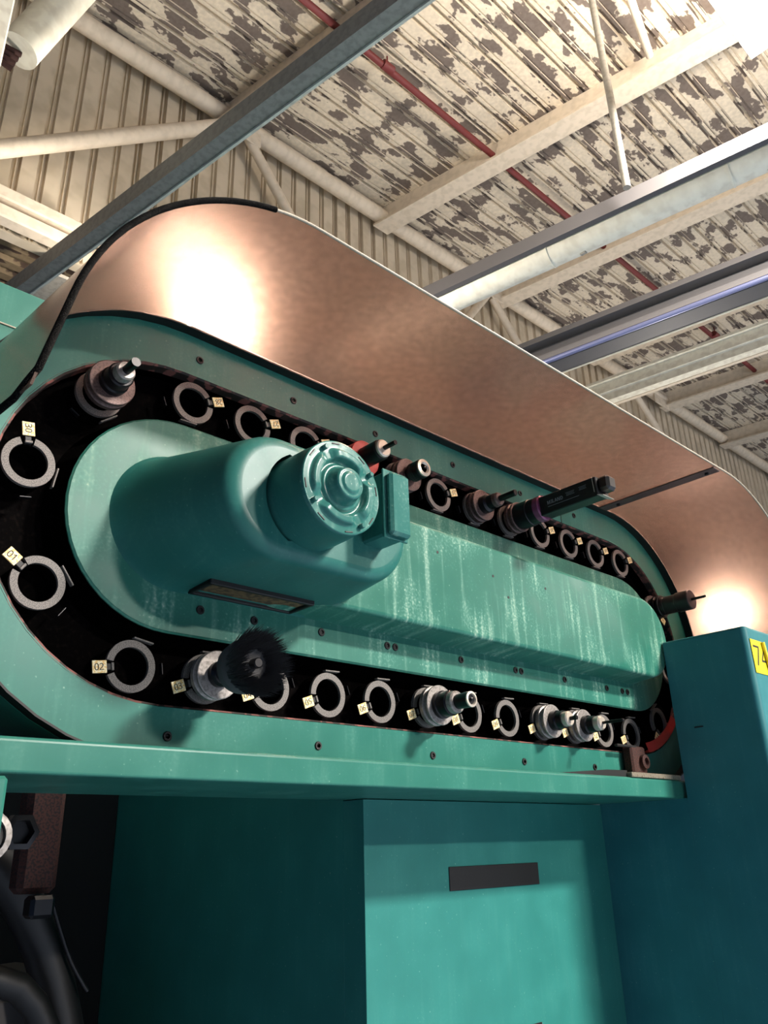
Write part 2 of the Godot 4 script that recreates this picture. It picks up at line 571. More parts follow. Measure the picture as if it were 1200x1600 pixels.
	# roof beams
	var names := ["cream steel roof beam behind the dark grey strut", "cream steel roof beam crossing the upper middle of the roof", "cream steel roof beam hidden behind the white pipe", "cream steel roof beam above the grey crane rail", "cream steel roof beam beyond the stepped grey rail", "cream steel roof beam next to last at the right edge", "last cream steel roof beam at the right edge"]
	for i in 7:
		var xa: float = 2.19 + 2.085 * i
		var t := thing("roof_beam", names[i], "beam", Vector3(xa, DECK_Y, WALL_Z + 0.1), "steel beams under the roof deck")
		var d := Vector3(0.1745 * 12.6, 0, 12.6)
		b = MB.new()
		b.prism(PackedVector2Array([Vector2(-0.015, 0), Vector2(0.015, 0), Vector2(0.015, -0.26), Vector2(-0.015, -0.26)]), Vector3.ZERO, Vector3.RIGHT, Vector3.UP, d)
		part("web", b.done(), M.cream, t)
		b = MB.new()
		b.prism(PackedVector2Array([Vector2(-0.11, -0.26), Vector2(0.11, -0.26), Vector2(0.11, -0.285), Vector2(-0.11, -0.285)]), Vector3.ZERO, Vector3.RIGHT, Vector3.UP, d)
		part("bottom_flange", b.done(), M.cream, t)
	# truss along the wall
	var t := thing("roof_truss", "cream tubular roof truss along the ribbed wall", "truss", Vector3(0, 6, -3.70))
	b = MB.new()
	b.tube([Vector3(-10, -0.02, 0), Vector3(24, -0.02, 0)], 0.085, 12)
	part("top_chord", b.done(), M.cream, t)
	for e in [[0.10, 4.02, 2.30, 5.93, 0.07], [2.38, 5.93, 3.16, 4.95, 0.05], [5.55, 5.15, 6.05, 5.80, 0.05], [6.15, 5.80, 6.7, 5.2, 0.05], [9.3, 5.9, 10.2, 5.2, 0.05]]:
		b = MB.new()
		b.tube([Vector3(e[0], e[1] - 6, 0.02), Vector3(e[2], e[3] - 6, 0.02)], e[4], 10)
		part("diagonal", b.done(), M.cream, t)
	for xg in [2.35, 6.1, 10.3]:
		b = MB.new()
		b.box(Vector3(xg, -0.08, 0.06), Vector3(0.42, 0.30, 0.02), 0.004)
		part("gusset_plate", b.done(), M.cream, t)
	t = thing("bottom_rail", "double cream rail under the siding at the left edge", "beam", Vector3(0, 3.8, -3.72))
	for yy in [0.05, -0.11]:
		b = MB.new()
		b.box(Vector3(-4.45, yy, 0), Vector3(11.0, 0.11, 0.12), 0.012)
		part("rail", b.done(), M.cream, t)
	# thick pipe stub in the upper left corner
	t = thing("duct", "thick cream pipe hanging in the upper left corner", "pipe", Vector3(0.15, 4.34, -2.9))
	b = MB.new()
	b.tube([Vector3(0.0, 0.0, 0.0), Vector3(0.50, 1.45, 0.2)], 0.13, 20)
	part("duct_body", b.done(), M.pipe, t)
	b = MB.new()
	for k in 4:
		b.tube([Vector3(-0.10 - 0.012 * k, -0.03 - 0.045 * k, 0.0), Vector3(0.02 - 0.012 * k, -0.02 - 0.055 * k, 0.0)], 0.02, 6)
	part("coil", b.done(), M.rust, t)
	b = MB.new()
	b.box(Vector3.ZERO, Vector3(0.44, 2.75, 0.2), 0.01)
	single("hanging_duct", b.done(), M.pipe, "pale flat duct cut by the upper left corner of the picture", "duct", "", Vector3(-0.285, 4.74, -2.3))
	# dark strut running towards the viewer
	t = thing("steel_strut", "dark grey steel strut with a pale lower edge crossing the upper left", "beam", Vector3(0.55, 3.0, -3.75))
	var sd := Vector3(0.166 * 8.0, 0, 8.0)
	b = MB.new()
	b.prism(PackedVector2Array([Vector2(-0.035, -0.03), Vector2(0.05, -0.03), Vector2(0.05, -0.015), Vector2(-0.02, -0.015), Vector2(-0.02, 0.10), Vector2(-0.035, 0.10)]), Vector3.ZERO, Vector3.RIGHT, Vector3.UP, sd)
	part("channel", b.done(), M.galv, t)
	b = MB.new()
	b.prism(PackedVector2Array([Vector2(0.05, -0.045), Vector2(0.066, -0.045), Vector2(0.066, -0.01), Vector2(0.05, -0.01)]), Vector3.ZERO, Vector3.RIGHT, Vector3.UP, sd)
	part("edge_strip", b.done(), M.pipe, t)
	t = thing("eave_beam", "grey beam meeting the strut at the left edge", "beam", Vector3(0.25, 3.62, -3.9))
	b = MB.new()
	b.prism(PackedVector2Array([Vector2(-0.1, 0.08), Vector2(-0.1, -0.1), Vector2(0.1, -0.1), Vector2(0.1, -0.07), Vector2(-0.06, -0.07), Vector2(-0.06, 0.08)]), Vector3(0.75, 0, 0), Vector3.RIGHT, Vector3.UP, Vector3(-1.2, 0, -6))
	part("beam_body", b.done(), M.galv, t)
	# red sprinkler pipe
	t = thing("sprinkler_pipe", "thin dark red pipe running under the flaking roof deck", "pipe", Vector3(0, 5.98, -2.27))
	b = MB.new()
	b.tube([Vector3(0.3, 0, 0), Vector3(24, 0, -0.1)], 0.032, 10)
	part("pipe_run", b.done(), M.red_pipe, t)
	for xx in [3.0, 6.2, 9.4]:
		b = MB.new()
		b.tube([Vector3(xx - 0.06, 0, 0), Vector3(xx + 0.06, 0, 0)], 0.045, 10)
		part("coupling", b.done(), M.red_pipe, t)
		b = MB.new()
		b.tube([Vector3(xx, 0, 0), Vector3(xx, 0.14, 0)], 0.008, 6)
		part("hanger", b.done(), M.red_pipe, t)
	# big white pipe with a dark channel on its far side
	var pd := Vector3(0.188, 0, 1.0)
	var pa := Vector3(3.63, 3.7, -2.29) - pd * 1.4
	t = thing("heater_tube", "thick white tube with a dark top edge hung under the roof", "pipe", pa)
	b = MB.new()
	b.tube([Vector3.ZERO, pd * 9.0], 0.115, 24)
	part("tube", b.done(), M.pipe, t)
	b = MB.new()
	b.prism(PackedVector2Array([Vector2(-0.17, -0.02), Vector2(-0.13, -0.03), Vector2(-0.10, 0.10), Vector2(0.10, 0.14), Vector2(0.10, 0.17), Vector2(-0.13, 0.14)]), Vector3.ZERO, Vector3.RIGHT, Vector3.UP, pd * 9.0)
	part("reflector", b.done(), M.slate, t)
	for k in 5:
		b = MB.new()
		b.tube([pd * (1.0 + 1.35 * k), pd * (1.012 + 1.35 * k)], 0.12, 24)
		part("seam_band", b.done(), M.pipe, t)
		b = MB.new()
		b.box(pd * (1.25 + 1.35 * k) + Vector3(0.02, -0.115, 0), Vector3(0.03, 0.02, 0.05), 0.003)
		part("clip", b.done(), M.galv, t)
	var rod_at := Vector3(3.69, 3.74, -0.57)
	b = MB.new()
	b.tube([Vector3.ZERO, Vector3(0, 2.38, 0)], 0.03, 8)
	single("hanger_rod", b.done(), M.galv, "straight grey hanger rod holding the white tube", "rod", "", rod_at)
	b = MB.new()
	b.tube([Vector3(3.35, 5.85, -0.2), Vector3(4.6, 5.85, -0.55)], 0.035, 8)
	single("conduit", b.done(), M.cream, "short cream conduit beside the hanger rod under the roof", "pipe")
	# crane rail
	var cd := Vector3(0.190, 0, 1.0)
	var ca := Vector3(5.41, 3.98, -2.69) - cd * 1.0
	t = thing("crane_rail", "slate grey crane rail below the white tube with its lower lip painted bluish as a highlight", "rail", ca)
	b = MB.new()
	b.prism(PackedVector2Array([Vector2(-0.05, 0.30), Vector2(-0.05, 0.24), Vector2(0.08, 0.24), Vector2(0.08, 0.06), Vector2(-0.06, 0.06), Vector2(-0.06, 0.0), Vector2(0.2, 0.0), Vector2(0.2, 0.3)]), Vector3.ZERO, Vector3.RIGHT, Vector3.UP, cd * 9.0)
	part("web", b.done(), M.rail_grey, t)
	b = MB.new()
	b.tube([Vector3(-0.03, -0.012, 0), Vector3(-0.03, -0.012, 0) + cd * 9.0], 0.028, 10)
	part("lip", b.done(), M.rail, t)
	b = MB.new()
	b.box(cd * 4.5 + Vector3(0.14, -0.01, 0), Vector3(0.24, 0.02, 9.1), 0.003, Basis(Vector3.UP, 0.1878))
	part("bottom_plate", b.done(), M.slate, t)
	b = MB.new()
	b.prism(PackedVector2Array([Vector2(0.255, -0.03), Vector2(0.27, -0.03), Vector2(0.27, 0.02), Vector2(0.255, 0.02)]), Vector3.ZERO, Vector3.RIGHT, Vector3.UP, cd * 9.0)
	part("edge_strip", b.done(), M.pipe, t)
	# stepped rail beyond
	var ra := Vector3(9.26, 6, -4.35)
	var cp := Vector3(-0.761, -0.636, 1.439)
	var k2 := (5.3 + 0.636) / 6.636
	t = thing("cable_tray", "pale grey stepped cable tray below the crane rail", "rail", cp + (ra - cp) * k2 + Vector3(0, -0.28, 0.05))
	b = MB.new()
	b.prism(PackedVector2Array([Vector2(-0.06, 0.30), Vector2(-0.06, 0.26), Vector2(0.0, 0.26), Vector2(0.0, 0.12), Vector2(0.03, 0.10), Vector2(0.03, 0.0), Vector2(0.16, 0.0), Vector2(0.16, 0.30)]), Vector3.ZERO, Vector3.RIGHT, Vector3.UP, Vector3(0.17, 0, 1) * 8.0)
	part("tray_side", b.done(), M.pipe, t)
	b = MB.new()
	b.prism(PackedVector2Array([Vector2(0.16, -0.01), Vector2(0.22, -0.01), Vector2(0.22, 0.03), Vector2(0.16, 0.03)]), Vector3.ZERO, Vector3.RIGHT, Vector3.UP, Vector3(0.17, 0, 1) * 8.0)
	part("edge_strip", b.done(), M.cream, t)

# ---------------------------------------------------------------- magazine covers
func screw_mesh() -> ArrayMesh:
	var b := MB.new()
	b.lathe([[0.0095, 0.0], [0.0095, 0.0015], [0.0085, 0.003], [0.005, 0.003], [0.0045, 0.0], [0.0, 0.0]], 14)
	return b.done()

func build_magazine():
	var b: MB
	var sm := screw_mesh()
	# faceplate: stadium ring
	var t := thing("magazine_faceplate", "green painted stadium-shaped faceplate framing the row of tool pots", "machine cover")
	b = MB.new()
	b.loft([stadium(0, LX, 0.478, -0.16), stadium(0, LX, 0.478, 0.002), stadium(0, LX, 0.474, 0.006), stadium(0, LX, 0.372, 0.006)])
	part("plate", b.done(), M.plate, t)
	b = MB.new()
	var rim := stadium(0, LX, 0.372, 0.0062)
	for k in rim.size():
		var grow := 0.371 + 0.004 * smoothstep(0.05, -0.25, rim[k].x)
		var mid := Vector3(clampf(rim[k].x, 0, LX), 0, 0)
		rim[k] = mid + (Vector3(rim[k].x, rim[k].y, 0) - mid).normalized() * grow + Vector3(0, 0, 0.0063)
	b.loft([rim, stadium(0, LX, 0.3675, 0.003), stadium(0, LX, 0.366, -0.02)])
	part("opening_rim", b.done(), M.flaked_rim, t, Vector3.ZERO, "rim of the opening with flaked pinkish paint")
	b = MB.new()
	b.loft([stadium(0, LX, 0.478, 0.004), stadium(0, LX, 0.478, 0.034), stadium(0, LX, 0.474, 0.034), stadium(0, LX, 0.474, 0.004)])  # plain black band round the outer edge
	part("edge_band", b.done(), M.black, t, Vector3.ZERO, "black band along the rim")
	b = MB.new()
	b.box(Vector3(1.44, 0.418, 0.0065), Vector3(0.0025, 0.10, 0.002), 0.0005)
	part("plate_joint", b.done(), M.black, t)
	for p in [[0.035, 0.418], [0.304, 0.414], [0.584, 0.416], [0.898, 0.42], [1.22, 0.418], [1.52, 0.418], [0.022, -0.426], [0.388, -0.422], [0.75, -0.424], [1.115, -0.422], [1.46, -0.422]]:
		part("screw", sm, M.black, t, Vector3(p[0], p[1], 0.006))
	# dark pan behind the pots
	t = thing("magazine_pan", "black oily recess behind the tool pots", "machine part")
	b = MB.new()
	b.loft([stadium(0, LX, 0.40, -0.025), stadium(0, LX, 0.40, -0.13)])
	b.fan(stadium(0, LX, 0.40, -0.13))
	part("pan", b.done(), M.oily, t)
	b = MB.new()
	b.loft([stadium(0, LX, 0.37, -0.075), stadium(0, LX, 0.37, -0.055), stadium(0, LX, 0.25, -0.055), stadium(0, LX, 0.25, -0.075)])
	part("chain_plate", b.done(), M.oily, t)
	# middle cover: island plate and long raised spine
	t = thing("magazine_centre_cover", "green centre cover with a long raised spine streaked with dried coolant", "machine cover")
	b = MB.new()
	b.loft([stadium(0, LX, 0.15, 0.012), stadium(0, LX, 0.2315, 0.012), stadium(0, LX, 0.232, 0.0165), stadium(0, LX, 0.2285, 0.02)])
	b.fan(stadium(0, LX, 0.228, 0.02))
	part("island_plate", b.done(), M.island, t)
	b = MB.new()
	b.loft([stadium(0, LX, 0.19, -0.12), stadium(0, LX, 0.19, 0.013)])
	part("carrier", b.done(), M.oily, t)
	b = MB.new()
	var rings := [stadium(0.25, LX - 0.02, 0.147, 0.019), stadium(0.25, LX - 0.02, 0.142, 0.026)]
	rings.append(stadium(0.25, LX - 0.02, 0.136, 0.094))
	for k in 6:
		var a := PI / 2 * k / 5.0
		rings.append(stadium(0.25, LX - 0.02, 0.136 - 0.012 * (1.0 - cos(a)), 0.094 + 0.012 * sin(a)))
	b.loft(rings, true)
	b.fan(stadium(0.25, LX - 0.02, 0.124, 0.106))
	part("raised_spine", b.done(), M.cover, t)
	for p in [[0.068, -0.174], [0.2, -0.175], [0.385, -0.172], [0.592, -0.174], [0.619, -0.174], [0.862, -0.174], [1.094, -0.174], [1.12, -0.174], [1.332, -0.174], [1.562, -0.176], [1.654, -0.176], [1.685, -0.176], [0.859, 0.163], [1.098, 0.163], [1.123, 0.163], [1.338, 0.163], [1.574, 0.165], [1.665, 0.166]]:
		part("screw", sm, M.black, t, Vector3(p[0], p[1], 0.02))
	for p in [[0.70, 0.07], [0.92, 0.05], [1.16, 0.06], [0.98, 0.0]]:
		b = MB.new()
		b.lathe([[0.004, 0.1055], [0.004, 0.1067], [0.0, 0.1067]], 10)
		part("plug", b.done(), M.black, t, Vector3(p[0], p[1], 0))
	# gear housing with a round seat for the motor
	t = thing("gear_housing", "smooth green rounded gear housing carrying the motor", "machine cover")
	b = MB.new()
	rings = []
	var hz := [[0.0, 0.33, 0.147, 0.0195], [0.001, 0.33, 0.139, 0.030], [0.020, 0.322, 0.137, 0.075], [0.046, 0.312, 0.134, 0.14], [0.068, 0.304, 0.131, 0.20], [0.084, 0.298, 0.128, 0.25]]
	for e in hz:
		rings.append(stadium(e[0], e[1], e[2], e[3], 24))
	for k in range(1, 7):
		var a := PI / 2 * k / 6.0
		rings.append(stadium(0.084 + 0.008 * k / 6.0, 0.298 - 0.004 * k / 6.0, 0.128 - 0.026 * (1.0 - cos(a)), 0.25 + 0.026 * sin(a), 24))
	b.loft(rings, true)
	var outer: PackedVector3Array = rings[-1]
	var mc := Vector3(0.148, 0.0, 0.276)
	var hole := PackedVector3Array()
	var hole2 := PackedVector3Array()
	for p in outer:
		var d := Vector3(p.x - mc.x, p.y - mc.y, 0).normalized()
		hole.append(mc + d * 0.1045)
		hole2.append(mc + d * 0.1025 + Vector3(0, 0, -0.10))
	b.loft([outer, hole])
	b.loft([hole, hole2], true)
	b.fan(hole2)
	part("housing_body", b.done(), M.housing, t)
	# opening in the underside with a tan plate behind a dark frame
	var ot := Vector3(0.165, -0.1375, 0.065)
	b = MB.new()
	b.box(ot + Vector3(0, 0.001, 0), Vector3(0.24, 0.006, 0.075), 0.001, Basis(Vector3.RIGHT, 0.03))
	part("opening_panel", b.done(), M.tan, t, Vector3.ZERO, "tan panel in the underside opening")
	b = MB.new()
	for s in [-1, 1]:
		b.box(ot + Vector3(0, -0.002, s * 0.040), Vector3(0.26, 0.012, 0.010), 0.002)
		b.box(ot + Vector3(s * 0.125, -0.002, 0), Vector3(0.010, 0.012, 0.085), 0.002)
	part("opening_frame", b.done(), M.black, t)
	# motor
	t = thing("gear_motor", "green electric motor with an embossed round end cap", "motor", Vector3(0.148, 0, 0))
	b = MB.new()
	b.lathe([[0.0, 0.178], [0.0985, 0.178], [0.0985, 0.262], [0.0965, 0.33], [0.0945, 0.362], [0.0925, 0.372]], 48, Transform3D.IDENTITY, true)
	part("motor_body", b.done(), M.housing, t)
	b = MB.new()
	var cap := func(r: float, th: float) -> float:
		var q := 0.375
		var lobe := smoothstep(0.10, 0.34, absf(fposmod(th - deg_to_rad(123.0) + PI / 4, PI / 2) - PI / 4))
		q += 0.010 * lobe * smoothstep(0.048, 0.054, r) * (1.0 - smoothstep(0.064, 0.071, r))
		q -= 0.006 * smoothstep(0.040, 0.044, r) * (1.0 - smoothstep(0.047, 0.052, r))
		q += 0.026 * (1.0 - smoothstep(0.026, 0.037, r)) + 0.004 * (1.0 - smoothstep(0.016, 0.021, r))
		return q
	rings = []
	var rs := [0.0845, 0.0845, 0.082, 0.076]
	var big := 1.115
	var r := 0.072
	while r > 0.004:
		rs.append(r)
		r -= 0.0016
	for i in rs.size():
		var ring := PackedVector3Array()
		for k in 72:
			var th := TAU * k / 72
			var zz: float = 0.366 if i == 0 else cap.call(rs[i], th)
			ring.append(Vector3(rs[i] * big * cos(th), rs[i] * big * sin(th), zz))
		rings.append(ring)
	b.loft(rings, true)
	b.fan(rings[-1])
	part("end_cap", b.done(), M.motor, t)
	for k in 4:
		var th := deg_to_rad(123.0 + 90.0 * k)
		b = MB.new()
		b.lathe([[0.0052, 0.372], [0.0052, 0.384], [0.004, 0.3855], [0.0, 0.3855]], 12)
		part("bolt", b.done(), M.motor, t, Vector3(0.0825 * cos(th), 0.0825 * sin(th), 0))
	for k in 8:
		var th := deg_to_rad(145.0 + 45.0 * k)
		b = MB.new()
		b.box(Vector3(0.0885 * cos(th), 0.0885 * sin(th), 0.3756), Vector3(0.0024, 0.019, 0.0016), 0.0004, Basis(Vector3.BACK, th))
		part("vent_slot", b.done(), M.black, t)
	b = MB.new()
	b.box(Vector3(0.168, 0.018, 0.296), Vector3(0.058, 0.142, 0.09), 0.005)
	part("terminal_box", b.done(), M.housing, t)
	b = MB.new()
	b.box(Vector3(0.169, 0.018, 0.343), Vector3(0.066, 0.152, 0.005), 0.001)
	var lid := part("terminal_lid", b.done(), M.motor, t)
	b = MB.new()
	b.box(Vector3(0.171, 0.016, 0.353), Vector3(0.056, 0.138, 0.018), 0.006)
	part("lid_cover", b.done(), M.motor, lid)
	b = MB.new()
	b.box(Vector3(0.10, 0.02, 0.285), Vector3(0.10, 0.085, 0.06), 0.004)
	part("terminal_neck", b.done(), M.housing, t)

# ---------------------------------------------------------------- tool pots
func pot_place(i: int) -> Array:
	if i >= 2 and i <= 13:
		var x := XB + (i - 2) * PITCH
		if x < 0:
			return [Vector3(x, -sqrt(RP * RP - x * x), 0), atan2(-sqrt(RP * RP - x * x), x)]
		return [Vector3(x, -RP, 0), -PI / 2]
	if i >= 17 and i <= 28:
		return [Vector3(XT + (28 - i) * PITCH, RP, 0), PI / 2]
	var ang := {29: 127.0, 30: 169.8, 1: 214.3, 14: -56.1, 15: -11.0, 16: 33.0}
	var a := deg_to_rad(ang[i])
	var c := 0.0 if (i == 29 or i == 30 or i == 1) else LX
	return [Vector3(c + RP * cos(a), RP * sin(a), 0), a]

func build_pots():
	var b: MB
	# C-shaped collar: gap towards the tag
	var poly := PackedVector2Array()
	var a0 := deg_to_rad(-70.0)
	for k in 41:
		var th := a0 + deg_to_rad(17.0) + deg_to_rad(326.0) * k / 40
		poly.append(Vector2(cos(th), sin(th)) * 0.05)
	for k in 41:
		var th := a0 + deg_to_rad(17.0) + deg_to_rad(326.0) * (40 - k) / 40
		poly.append(Vector2(cos(th), sin(th)) * 0.0362)
	b = MB.new()
	b.prism(poly, Vector3(0, 0, -0.008), Vector3.RIGHT, Vector3.UP, Vector3(0, 0, 0.008))
	var collar := b.done()
	b = MB.new()
	b.lathe([[0.047, -0.007], [0.047, -0.055], [0.0345, -0.055], [0.0345, -0.007], [0.047, -0.007]], 32)
	var sleeve := b.done()
	b = MB.new()
	b.lathe([[0.0345, -0.050], [0.0, -0.051]], 24)
	var plug := b.done()
	var rad := Vector3(cos(a0), sin(a0), 0)
	var rb := Basis(Vector3.BACK, a0)
	b = MB.new()
	b.box(rad * 0.045 + Vector3(0, 0, -0.004), Vector3(0.020, 0.0125, 0.012), 0.001, rb)
	var clip := b.done()
	b = MB.new()
	b.box(rad * 0.0385 + Vector3(0, 0, 0.003), Vector3(0.005, 0.0145, 0.004), 0.0008, rb)
	var clip_end := b.done()
	b = MB.new()
	b.box(rad * 0.0645 + Vector3(0, 0, 0.004), Vector3(0.028, 0.0235, 0.0025), 0.0006, rb)
	var tag := b.done()
	b = MB.new()
	b.box(Vector3(-0.0545, 0.010, -0.002), Vector3(0.0035, 0.042, 0.012), 0.0008, Basis(Vector3.BACK, 0.03))
	var bar := b.done()
	b = MB.new()
	b.box(Vector3(-0.018, 0.066, -0.012), Vector3(0.022, 0.0025, 0.012), 0.0006, Basis(Vector3.BACK, 0.35))
	var link := b.done()
	var font := SystemFont.new()
	font.font_names = PackedStringArray(["Droid Sans"])
	var where := {30: "upper left bend", 1: "left bend", 2: "lower left bend", 14: "lower right bend", 15: "right bend behind the green column", 16: "right bend above the column", 29: "upper left bend"}
	var holds := {29: "a grey stepped holder", 3: "the black brush", 7: "a steel chuck", 10: "a plain grey holder", 11: "a holder with a thin drill", 16: "a long dark holder", 21: "a holder with a black carton", 22: "a holder with a short black cutter", 24: "a knurled holder", 25: "a red-flanged holder"}
	for i in range(1, 31):
		var pl := pot_place(i)
		var num := "%02d" % i
		var side: String = where.get(i, "lower straight run" if i < 15 else "upper straight run")
		var label := ""
		if holds.has(i):
			label = "tool pot carrying %s" % holds[i]
		elif i in [17, 18, 19, 20, 23, 26, 12, 13, 4]:
			label = {17: "last empty tool pot at the right end of the upper run", 18: "second empty tool pot from the right end of the upper run", 19: "third empty tool pot from the right end of the upper run", 20: "empty tool pot half hidden below the black carton", 23: "empty tool pot between the knurled holder and the short black cutter", 26: "empty tool pot partly hidden by the motor", 12: "empty tool pot behind the thin drill", 13: "last empty tool pot at the right end of the lower run", 4: "empty tool pot behind the black brush"}[i]
		else:
			label = {30: "empty tool pot with the white tag 30 above it", 1: "empty tool pot with tag 01 at the far left", 2: "empty tool pot with tag 02 left of the black brush", 5: "first empty tool pot right of the black brush, tag 05", 6: "empty tool pot with tag 06 left of the steel chuck", 8: "empty tool pot behind the nose of the steel chuck", 9: "empty tool pot with tag 09 left of the two grey holders", 14: "shadowed tool pot above the red guard", 15: "tool pot hidden behind the green column", 27: "empty tool pot above the gear housing, second of the upper run", 28: "empty tool pot with the upside down tag 28"}[i]
		var t := thing("tool_pot", label, "tool pot", pl[0], "tool pots of the magazine chain")
		t.rotation.z = pl[1]
		part("sleeve", sleeve, M.oily, t)
		part("bore_end", plug, M.oily, t)
		part("collar", collar, M.pot, t)
		var cl := part("key_clip", clip, M.black, t)
		part("clip_end", clip_end, M.pot, cl)
		var tg := part("number_tag", tag, M.tag, t)
		var tm := TextMesh.new()
		tm.text = num
		tm.font = font
		tm.font_size = 24
		tm.pixel_size = 0.00074
		tm.depth = 0.0004
		var tx := part("number", tm, M.ink, tg)
		tx.basis = Basis(Vector3.BACK, a0 + PI)
		tx.position = rad * 0.0655 + Vector3(0, 0, 0.0055)
		part("retaining_bar", bar, M.pot, t)
		if i != 16 and i != 17:
			part("chain_link", link, M.dark_steel, t)

# ---------------------------------------------------------------- tools
func tool(i: int, called: String, label: String, parts: Array) -> Node3D:
	var pl := pot_place(i)
	var t := thing(called, label, "tool holder", pl[0], "")
	for p in parts:
		var b := MB.new()
		b.lathe(p[1], 32)
		part(p[0], b.done(), M[p[2]], t)
	return t

func flange_profile(z: float, r := 0.047) -> Array:
	return [[0.0, z - 0.042], [0.034, z - 0.042], [r - 0.004, z - 0.030], [r, z - 0.028], [r, z - 0.018], [r - 0.008, z - 0.014], [r - 0.008, z - 0.010], [r, z - 0.006], [r, z - 0.001], [r - 0.0015, z], [0.0, z]]

func build_tools():
	var b: MB
	var t: Node3D
	# wire/nylon cup brush in pot 03
	t = tool(3, "brush_tool", "round black bristle brush on a grey holder in the lower run", [
		["flange", flange_profile(0.052, 0.048), "steel"],
		["neck", [[0.026, 0.052], [0.026, 0.064], [0.022, 0.070], [0.019, 0.072], [0.019, 0.115], [0.0, 0.115]], "dark_steel"],
		["brush_back", [[0.0, 0.105], [0.030, 0.105], [0.047, 0.118], [0.052, 0.140], [0.052, 0.17], [0.0, 0.17]], "bristle"],
		["centre_screw", [[0.010, 0.168], [0.010, 0.186], [0.008, 0.188], [0.0, 0.188]], "dark_steel"]])
	b = MB.new()
	for k in 2600:
		var th := rng.randf() * TAU
		var r0 := sqrt(rng.randf_range(0.26, 1.0)) * 0.052
		var len := 0.058 + rng.randf_range(-0.006, 0.005)
		var spread := rng.randf_range(0.0, 0.16) + maxf(0, (r0 - 0.030)) * 4.0
		var base := Vector3(r0 * cos(th), r0 * sin(th), 0.155)
		var dir := Vector3(cos(th) * spread * 1.5 + rng.randf_range(-0.08, 0.08), sin(th) * spread * 1.5 + rng.randf_range(-0.08, 0.08), 1).normalized()
		var side := dir.cross(Vector3(rng.randf_range(-1, 1), rng.randf_range(-1, 1), 0.2)).normalized() * 0.0011
		var s2 := dir.cross(side).normalized() * 0.0011
		var tip := base + dir * len
		b.tri(base + side, tip, base - side)
		b.tri(base + s2, tip, base - s2)
	part("bristles", b.done(), M.bristle, t).set_meta("kind", "stuff")
	# radial fringe
	# chuck in pot 07
	tool(7, "collet_chuck", "steel collet chuck with a slim dark nose in the lower run", [
		["flange", flange_profile(0.048, 0.049), "steel"],
		["body", [[0.034, 0.048], [0.034, 0.058], [0.031, 0.060], [0.031, 0.085], [0.028, 0.088], [0.0, 0.088]], "dark_steel"],
		["nut", [[0.027, 0.088], [0.027, 0.102], [0.024, 0.106], [0.0, 0.106]], "steel"],
		["nose", [[0.0185, 0.106], [0.0185, 0.147], [0.0, 0.147]], "dark_steel"],
		["nose_ring", [[0.0190, 0.146], [0.0190, 0.150], [0.014, 0.151], [0.012, 0.146], [0.0, 0.146]], "bright"],
		["tip", [[0.004, 0.146], [0.004, 0.152], [0.0, 0.154]], "cutter"]])
	tool(10, "tool_holder", "plain grey tool holder without a cutter in the lower run", [
		["flange", flange_profile(0.038, 0.047), "steel"],
		["body", [[0.028, 0.038], [0.028, 0.056], [0.025, 0.060], [0.025, 0.078], [0.0, 0.078]], "dark_steel"],
		["nut", [[0.021, 0.078], [0.021, 0.092], [0.018, 0.096], [0.0, 0.096]], "bright"],
		["cutter", [[0.006, 0.096], [0.006, 0.118], [0.0, 0.118]], "cutter"]])
	tool(11, "drill_holder", "grey tool holder with a thin black drill in the lower run", [
		["flange", flange_profile(0.038, 0.047), "steel"],
		["body", [[0.028, 0.038], [0.028, 0.052], [0.024, 0.056], [0.024, 0.076], [0.0, 0.076]], "dark_steel"],
		["nut", [[0.021, 0.076], [0.021, 0.092], [0.017, 0.098], [0.0, 0.098]], "bright"],
		["drill", [[0.0042, 0.098], [0.0042, 0.165], [0.0, 0.172]], "cutter"]])
	tool(29, "tool_holder", "grey stepped tool holder with a black cutter at the upper left bend", [
		["flange", flange_profile(0.060, 0.049), "brown_steel"],
		["body", [[0.030, 0.060], [0.030, 0.072], [0.027, 0.075], [0.027, 0.096], [0.024, 0.099], [0.0, 0.099]], "dark_steel"],
		["nut", [[0.020, 0.099], [0.020, 0.116], [0.017, 0.120], [0.0, 0.120]], "steel"],
		["cutter", [[0.0095, 0.120], [0.0095, 0.158], [0.0, 0.158]], "cutter"]])
	tool(25, "tool_holder", "red-flanged tool holder with a black end mill beside the motor", [
		["flange", flange_profile(0.042, 0.048), "red"],
		["body", [[0.0275, 0.042], [0.0275, 0.102], [0.0255, 0.106], [0.0, 0.106]], "dark_steel"],
		["nut", [[0.0235, 0.106], [0.0235, 0.112], [0.020, 0.115], [0.0, 0.115]], "bright"],
		["cutter", [[0.0062, 0.115], [0.0062, 0.155], [0.0, 0.155]], "cutter"]])
	tool(24, "tool_holder", "brown-flanged knurled tool holder right of the motor box", [
		["flange", flange_profile(0.042, 0.047), "brown_steel"],
		["neck", [[0.018, 0.042], [0.018, 0.055], [0.0, 0.055]], "dark_steel"],
		["nut", [[0.0255, 0.055], [0.0265, 0.058], [0.0255, 0.061], [0.0265, 0.064], [0.0255, 0.067], [0.0265, 0.070], [0.0255, 0.073], [0.0265, 0.090], [0.024, 0.096], [0.0, 0.096]], "dark_steel"],
		["nose_ring", [[0.0245, 0.093], [0.0245, 0.099], [0.016, 0.101], [0.012, 0.096], [0.0, 0.096]], "bright"],
		["tip", [[0.005, 0.095], [0.005, 0.104], [0.0, 0.106]], "cutter"]])
